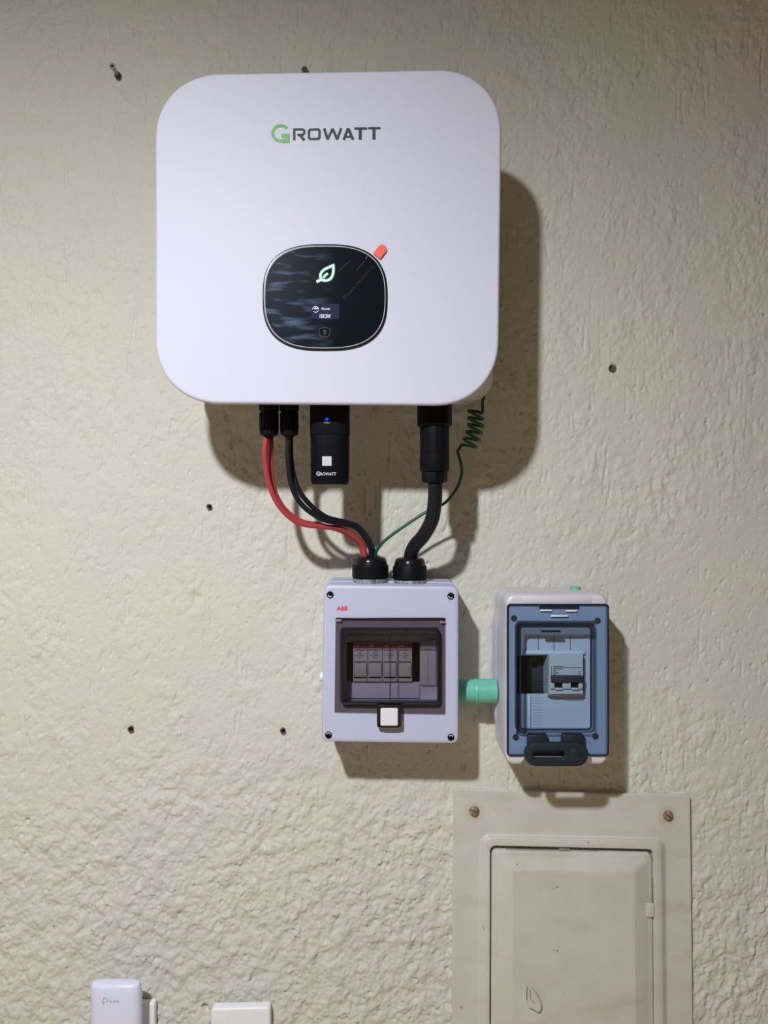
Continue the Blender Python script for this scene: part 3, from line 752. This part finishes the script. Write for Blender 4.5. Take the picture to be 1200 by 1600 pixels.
lid = loft([(bulge(full, .0034, .0002), .041), (bulge(full, .0030, 0), .046), (notch(bulge(full, .0030, 0)), .0462), (notch(bulge(full, .0012, 0)), .070), (notch(full), DE - .006), (notch(offset(full, .0018), .0112), DE - .0016), (notch(offset(full, .0045), .0085), DE), (notch(offset(full, .0058), .0072), DE), (offset(inner_hole, -.0006), DE), (inner_hole, DE), (inner_hole, .041)], False, False)
lid.verts.ensure_lookup_table(); n_ = len(full)
for i in range(n_): lid.faces.new((lid.verts[i], lid.verts[(i+1) % n_], lid.verts[10*n_ + (i+1) % n_], lid.verts[10*n_ + i]))
link('box_lid', bm_mesh('box_lid', lid), M['lavender'], be, 30)
# raised middle of the lid top
pbox('lid_top_band', 816, 931.5, 925, 942, .050, DE + .0006, M['lavender'], be, .0015, DE)
# inner plate with opening
DJ = .071
rin = rrect(PX(800, DJ), PZ(1158, DJ), PX(942, DJ), PZ(962, DJ), .002, 4)
slot = rrect(PX(808, DJ), PZ(1084.5, DJ), PX(912.5, DJ), PZ(1024.5, DJ), .0006, 4)
frame('inner_plate', rin, slot, DJ - .003, DJ, M['abb_in'], be, .0004)
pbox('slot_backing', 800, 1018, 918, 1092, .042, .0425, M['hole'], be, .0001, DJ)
pbox('plate_ledge', 812, 1017.5, 914, 1022.8, DJ, DJ + .004, M['btn'], be, .0008)
strokes('plate_lines', [([(x, 992), (x, 1015.5)], False) for x in (841, 865.5, 891)], .9, DJ + .0004, M['dark_print'], be)
pbox('plate_fold', 824.5, 1086.5, 829.5, 1139, DJ, DJ + .003, M['btn'], be, .0008)
strokes('plate_ribs', [([(833, 1090 + 4.6*k), (848, 1090.4 + 4.6*k)], False) for k in range(11)], .5, DJ + .0004, M['dim_print'], be)
# terminal seen in the opening
tm = empty('terminal_block', P(840, 1084, .0425), 'dark grey terminal block beside the breaker behind the blue window', 'terminal block')
M['terminal'] = mat('dark_terminal', (.035, .036, .038), .5)
pbox('terminal_body', 826, 1026, 850, 1083, .043, .050, M['terminal'], tm, .0008)
pbox('terminal_hole', 832, 1036, 839, 1043, .050, .0503, M['hole'], tm, 0)
for k in range(4): pbox('terminal_rib', 833, 1062 + 5*k, 847, 1064 + 5*k, .050, .0512, M['terminal'], tm, 0)
# circuit breaker
br = empty('circuit_breaker', P(885, 1090, .0425), 'light grey two pole breaker with black toggle behind blue window', 'breaker')
DK = .0815
bx0, bx1 = PX(857.5, DK), PX(911.0, DK)
zk = lambda py: PZ(py, DK)
bm = bmesh.new()
prof = [(1089.5, .043), (1093.5, .068), (1086, DK - .001), (1084.5, DK), (1024, DK), (1022.8, DK - .001), (1022.8, .043)]
Lv = [bm.verts.new((bx0, -d, zk(y))) for y, d in prof]; Rv = [bm.verts.new((bx1, -d, zk(y))) for y, d in prof]
for i in range(len(prof)): j = (i+1) % len(prof); bm.faces.new((Lv[i], Lv[j], Rv[j], Rv[i]))
bm.faces.new(Lv[::-1]); bm.faces.new(Rv)
link('breaker_body', bm_mesh('breaker_body', bm), M['module'], br, 30)
strokes('breaker_line', [([(879.5, 1043.2), (909, 1043.4)], False, .8)], 1, DK + .0003, M['dark_print'], br)
pr = []
for j, ln in enumerate((16, 15, 5, 8, 5)): pr.append(([(864, 1041.8 + 3.2*j), (864 + ln, 1041.8 + 3.2*j)], False, 1.3))
strokes('breaker_print', pr, 1, DK + .0003, M['dark_print'], br)
for w_ in [([(861.6, 1040.5), (861.6, 1055)], False, .7), ([(905, 1047.5), (905, 1055)], False, .7), ([(907.5, 1047.5), (907.5, 1055)], False, .5), ([(860.5, 1085), (908, 1085)], False, 1.2)]: strokes('breaker_mark', [w_], 1, DK + .0003, M['dark_print'], br)
strokes('red_line', [([(878, 1086.6), (908, 1086.6)], False)], .8, DK + .0003, M['red_print'], br)
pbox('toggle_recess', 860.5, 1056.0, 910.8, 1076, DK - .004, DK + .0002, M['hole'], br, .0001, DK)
pbox('toggle_bar', 862, 1056.2, 910.8, 1066.6, DK, DK + .0055, M['terminal'], br, .0008)
for a, b in ((859.6, 866.6), (879, 892.2), (904.2, 911.0)):
    pbox('toggle_guard', a, 1066.9, b, 1076.5, DK, DK + .0030, M['module'], br, .0008)
for a in (867.5, 893):
    pbox('toggle_lip', a, 1075.2, a + 11, 1077.6, DK, DK + .0034, M['btn'], br, .0004)
# blue window: flange, rim, pane
DWn = DE + .0016
fo = rrect(PX(792, DWn), PZ(1181, DWn), PX(951.3, DWn), PZ(943.5, DWn), .0040, 6)
DBn = DE + .0085
bo = rrect(PX(805.5, DBn), PZ(1147.5, DBn), PX(931.8, DBn), PZ(972.2, DBn), .0075, 6)
bi = offset(bo, .0058)
wd = frame('window_door', fo, offset(bo, -.0006), DE + .0002, DWn, M['blue_flange'], be, .0004)
wd['label'] = 'blue tinted clear window door'
frame('door_edge', offset(fo, -.0001), offset(fo, .0016), DE + .0002, DWn + .0012, M['blue_rim'], wd, .0005)
mid_ = offset(bo, .0028)
bm = loft([(bo, DE), (offset(bo, .0012), DBn - .0012), (mid_, DBn), (bi, DBn - .0010), (bi, DE + .002)], False, False)
M['blue_deep'] = tinted('deep_blue_bend', (.17, .22, .28))
link('window_bend', bm_mesh('window_bend', bm), M['blue_deep'], wd)
plate('window_pane', offset(bi, .0001), DBn - .0026, DBn - .0012, M['blue'], wd, .0002, 1)
for pts_ in (rrect(PX(811.5, DBn), PZ(1141.2, DBn), PX(924.5, DBn), PZ(977.6, DBn), .006, 6),):
    frame('pane_gasket', pts_, offset(pts_, .0018), DBn - .0004, DBn + .0008, M['blue_rim'], wd, .0004)
for a, y, b in ((844.5, 952.6, 862.5), (884, 953.2, 902), (861, 961.3, 888)):
    pbox('hinge_tab', a, y, b, y + 2.6, DWn, DWn + .0016, M['btn'], wd, .0004)
pbox('hinge_bar', 842, 947.5, 905, 950.5, DWn, DWn + .0010, M['blue_rim'], wd, .0004)
pbox('hinge_loop', 846, 985.2, 876, 988.4, DBn - .006, DBn - .0028, M['blue_rim'], wd, .0004)
for sx, sy in ((933.6, 969.8), (803, 966), (930.5, 1150.5), (806, 1152)):
    sc_ = lathe('lid_screw', [(.0037, 0), (.0037, .0006)], P(sx, sy, DE), (0, -1, 0), M['terminal'], be, 18)
# dark slotted handle
DH = .103
hx = lambda a, b, c, d_, rr, n=8: rrect(PX(a, DH), PZ(d_, DH), PX(c, DH), PZ(b, DH), rr, n)
ho = hx(819.5, 1161, 920.5, 1198.5, .0140); hi = hx(833.5, 1173.5, 882.8, 1186.0, .0040)
hd = frame('handle', ho, hi, DH - .0065, DH, M['handle'], be, .0026, 40); hd['label'] = 'dark slate pull handle with a slot'
pbox('handle_arm', 826, 1150, 858, 1172, DE + .001, DH - .006, M['handle'], hd, .003, DH)
pbox('handle_arm', 880, 1150, 916, 1172, DE + .001, DH - .006, M['handle'], hd, .003, DH)
pbox('handle_hub', 887, 1174, 914, 1192, DE - .004, DH - .006, M['handle'], hd, .002, DH)
ring = [(901 + 10.5*math.cos(2*math.pi*i/24), 1180 + 10.5*math.sin(2*math.pi*i/24)) for i in range(24)]
lathe('handle_cap', [(.0078, 0), (.0078, .0006), (.0070, .0010)], P(899.5, 1179.5, DH), (0, -1, 0), M['handle'], hd, 28)
# stub of conduit on the box top
st = lathe('conduit_stub', [(.0068, 0), (.0068, .0035), (.0058, .0045)], (PX(899, .03), -.03, Z1 - .0005), (0, 0, 1), M['pipe'], None, 24)
tag(st, 'short green conduit stub on top of the white breaker box', 'conduit')

# ------------------------------------------------------------------ old distribution board in the wall
dp = .0035
pn = empty('distribution_board', (PX(890, 0), 0, PZ(1690, 0)), 'cream painted steel distribution board with embossed door below the boxes', 'distribution board')
def qd(TL, TR, BR, BL, d, rpx, n=6): return quad_rr(TL, TR, BR, BL, d, rpx, n, 2.0)
YB = 1800
po = qd((708.6, 1233.5), (1078.5, 1243.5), (1085, YB), (704.5, YB), dp, 3)
r_out = qd((750, 1302), (1040, 1308), (1044, YB - 70), (745, YB - 70), dp, 16)
r_top = qd((758, 1309), (1033, 1315), (1037, YB - 77), (754, YB - 77), dp + .007, 14)
r_in = qd((765.5, 1321), (1022, 1327), (1025, YB - 88), (764, YB - 88), dp + .007, 9)
bm = loft([(po, -.004), (po, dp - .0006), (offset(po, .0006), dp), (offset(po, .0015), dp), (offset(r_out, -.0015), dp), (r_out, dp + .0001), (offset(r_out, .0022), dp + .0012), (offset(r_top, -.0012), dp + .0060), (offset(r_top, .0006), dp + .0070), (r_in, dp + .0066), (offset(r_in, .0006), dp + .0055), (offset(r_in, .0008), -.004)], False, False)
bm.verts.ensure_lookup_table(); n_ = len(po)
for i in range(n_): bm.faces.new((bm.verts[i], bm.verts[(i+1) % n_], bm.verts[11*n_ + (i+1) % n_], bm.verts[11*n_ + i]))
link('board_frame', bm_mesh('board_frame', bm), M['panel'], pn, 45)
dq = dp + .0045
do_ = qd((768.5, 1328), (1018.5, 1333.5), (1022, YB - 92), (767, YB - 92), dq, 7)
di1 = qd((776, 1335.5), (1013, 1340.5), (1016, YB - 98), (775, YB - 98), dq, 9)
di2 = qd((800, 1359), (993, 1361), (996, YB - 118), (798, YB - 118), dq + .007, 5)
bm = loft([(do_, -.001), (do_, dq - .0008), (offset(do_, .0008), dq), (di1, dq + .0002), (offset(di1, .002), dq + .0012), (offset(di2, -.002), dq + .0056), (offset(di2, .001), dq + .0068), (offset(di2, .0022), dq + .0070), (offset(di2, .0030), dq + .0070)])
dr_ = link('board_door', bm_mesh('board_door', bm), M['panel'], pn, 45)
# finger pull cut in the door
DL = dq + .0072
pull = [(822, 1537.5), (829, 1541), (838, 1550), (844, 1562), (845.5, 1572), (841, 1578), (833.5, 1575), (823, 1566.5)]
pp = [(p.x, p.y) for p in catmull([Vector((a, b, 0)) for a, b in pull + [pull[0]]], 5)][:-1]
ppx = XZ(pp, DL)
ar = sum(a[0]*b[1]-b[0]*a[1] for a, b in zip(ppx, ppx[1:]+ppx[:1]))
if ar < 0: ppx = ppx[::-1]
pu = plate('finger_pull', ppx, DL - .0008, DL + .0055, M['panel'], dr_, .0020, 3); pu['label'] = 'small D shaped finger pull'
strokes('pull_slot', [([(823.5, 1541), (823, 1563)], False, 1.6), ([(828, 1546), (829, 1562), (836, 1568)], False, 1.0)], 1, DL + .0058, M['rust'], pu)
pbox('door_catch', 1010, 1412.5, 1022.5, 1433.5, dq, dq + .0042, M['panel'], dr_, .0010)
for w_ in [([(790, 1326.5), (850, 1327.5), (876, 1327.8)], False, .9), ([(874, 1326.2), (890, 1326.8)], False, 2.4), ([(890, 1328), (935, 1329.5)], False, .7), ([(1014, 1333), (1019.5, 1342)], False, 1.2), ([(1019.4, 1372), (1020, 1412)], False, .8)]:
    strokes('paint_crack', [w_], 1, dp + .0062, M['rust'], pn)
for sx, sy, an in ((741, 1267.5, 20), (1043.5, 1274.3, 35)):
    s = lathe('board_screw', [(.0066, 0), (.0066, .001), (.0056, .003), (.0030, .0042), (.0006, .0045)], P(sx, sy, dp), (0, -1, 0), M['rust'], pn, 24, 60)
    c, n2 = math.cos(math.radians(an)), math.sin(math.radians(an))
    strokes('screw_slot', [([(sx - 6*c, sy - 6*n2), (sx + 6*c, sy + 6*n2)], False, 1.7)], 1.7, dp + .0046, M['dark_print'], s)

# ------------------------------------------------------------------ sockets and range extender at the bottom
sp = empty('socket_plate', (PX(190, 0), 0, PZ(1670, 0)), 'white wall socket plate behind the range extender', 'socket')
plate('plate_body', pxrect(152, 1568, 241.5, 1760, .009, .003), 0, .009, M['socket'], sp, .0015)
plate('plate_insert', pxrect(160, 1580, 226, 1740, .0105, .002), .008, .0105, M['socket'], sp, .0008)
ex = empty('range_extender', (PX(178, .06), -.012, PZ(1665, .06)), 'white plug-in wifi range extender with faint logo', 'range extender')
DX = .048
def exo(px0, px1, py, d0, d1, m_=24):
    x0, x1 = PX(px0, DX), PX(px1, DX); c, a = (x0+x1)/2, (x1-x0)/2; dc_, b = (d0+d1)/2, (d1-d0)/2; out = []
    for i in range(m_):
        t = 2*math.pi*i/m_; co, s = math.cos(t), math.sin(t)
        out.append((c + a*math.copysign(abs(co)**(2/4.2), co), -dc_ + b*math.copysign(abs(s)**(2/2.6), s)))
    return (out, PZ(py, DX))
vloft('extender_body', [exo(140, 219.5, 1745, .026, DX), exo(138, 217.5, 1735, .0245, DX), exo(138, 217.0, 1560, .0260, DX), exo(138.4, 215.8, 1546, .0300, DX - .0002), exo(139.2, 214.6, 1542.6, .0305, DX - .0010), exo(141.5, 212.5, 1541.2, .0315, DX - .0028), exo(146, 208, 1540.9, .034, DX - .006)], M['extender'], ex, 50)
plate('plug_block', pxrect(158, 1600, 200, 1730, .03, .004), .0107, .03, M['extender'], ex, .002)
dx = DX + .0006
c_ = [(164.5 + 3.3*math.cos(math.radians(a)), 1562.6 - 3.3*math.sin(math.radians(a))) for a in range(-70, 200, 18)]
strokes('logo_mark', [(c_, False, 1.1), ([(158.5, 1565), (161.5, 1565), (161.5, 1570)], False, 1.1)], 1.1, dx, M['dim_print'], ex)
text('extender_lettering', 'tp-link', 170, 1561.8, 186.5, 1567.6, dx, M['dim_print'], ex)
sw = empty('switch_plate', (PX(376, 0), 0, PZ(1690, 0)), 'plain white rounded switch plate low on the plaster wall', 'switch')
plate('plate_body', quad_rr((329.3, 1576.5), (422, 1574), (423, 1720), (329, 1720), .012, 6, 6, 2.0), 0, .012, M['socket'], sw, .0025)
plate('switch_rocker', pxrect(345, 1610, 407, 1700, .0135, .002), .011, .0135, M['socket'], sw, .001)

# ------------------------------------------------------------------ plugs and a screw left in the wall
for px, py, lb in ((326.5, 791.5, 'small dark plug stub in the plaster just below the inverter shadow'), (203.5, 1139, 'small dark plug stub above the range extender, farther from the fuse box'),
                   (441.5, 1141.5, 'small dark plug stub beside the lower edge of the grey fuse box')):
    t = empty('wall_plug', P(px, py, 0), lb, 'wall plug', 'plug stubs in the plaster')
    d = .0018
    bm_ = lathe('plug_shell', [(.0034, -.009), (.0034, d - .0004), (.0030, d), (.0018, d), (.0017, d - .0010)], P(px, py, 0), (0, -1, 0), M['plug'], t, 16)
    lathe('plug_bore', [(.0024, 0), (.0024, .0002)], P(px + 1.2, py, d), (0, -1, 0), M['hole'], t, 12)
ws = empty('wall_screw', P(184, 118, 0), 'long loose screw standing out of the wall beside the inverter', 'screw')
a, b = P(184, 117.5, 0), P(184, 117.5, 0) + Vector((0, -.0185, 0))
tube('shank', [a + Vector((0, .006, 0)), b], .0022, M['steel'], ws, 12)
lathe('screw_head', [(.0022, -.001), (.0040, .0008), (.0040, .0016), (.0036, .002)], b, (0, -1, 0), M['steel'], ws, 20)
lathe('drive_recess', [(.0018, 0), (.0018, .0002)], b + Vector((0, -.0021, 0)), (0, -1, 0), M['hole'], ws, 6)
lathe('wall_sleeve', [(.0042, -.008), (.0042, .0012), (.0034, .0014)], a, (0, -1, 0), M['plug'], ws, 18)
kp = lathe('wall_plug', [(.0058, 0), (.0058, .0015)], P(960, 575, -.0095), (0, -1, 0), mat('brown_wood_plug', (.10, .07, .04), .8), None, 14)
tag(kp, 'brown plug sunk in a chipped hole beyond the inverter shadow', 'wall plug')
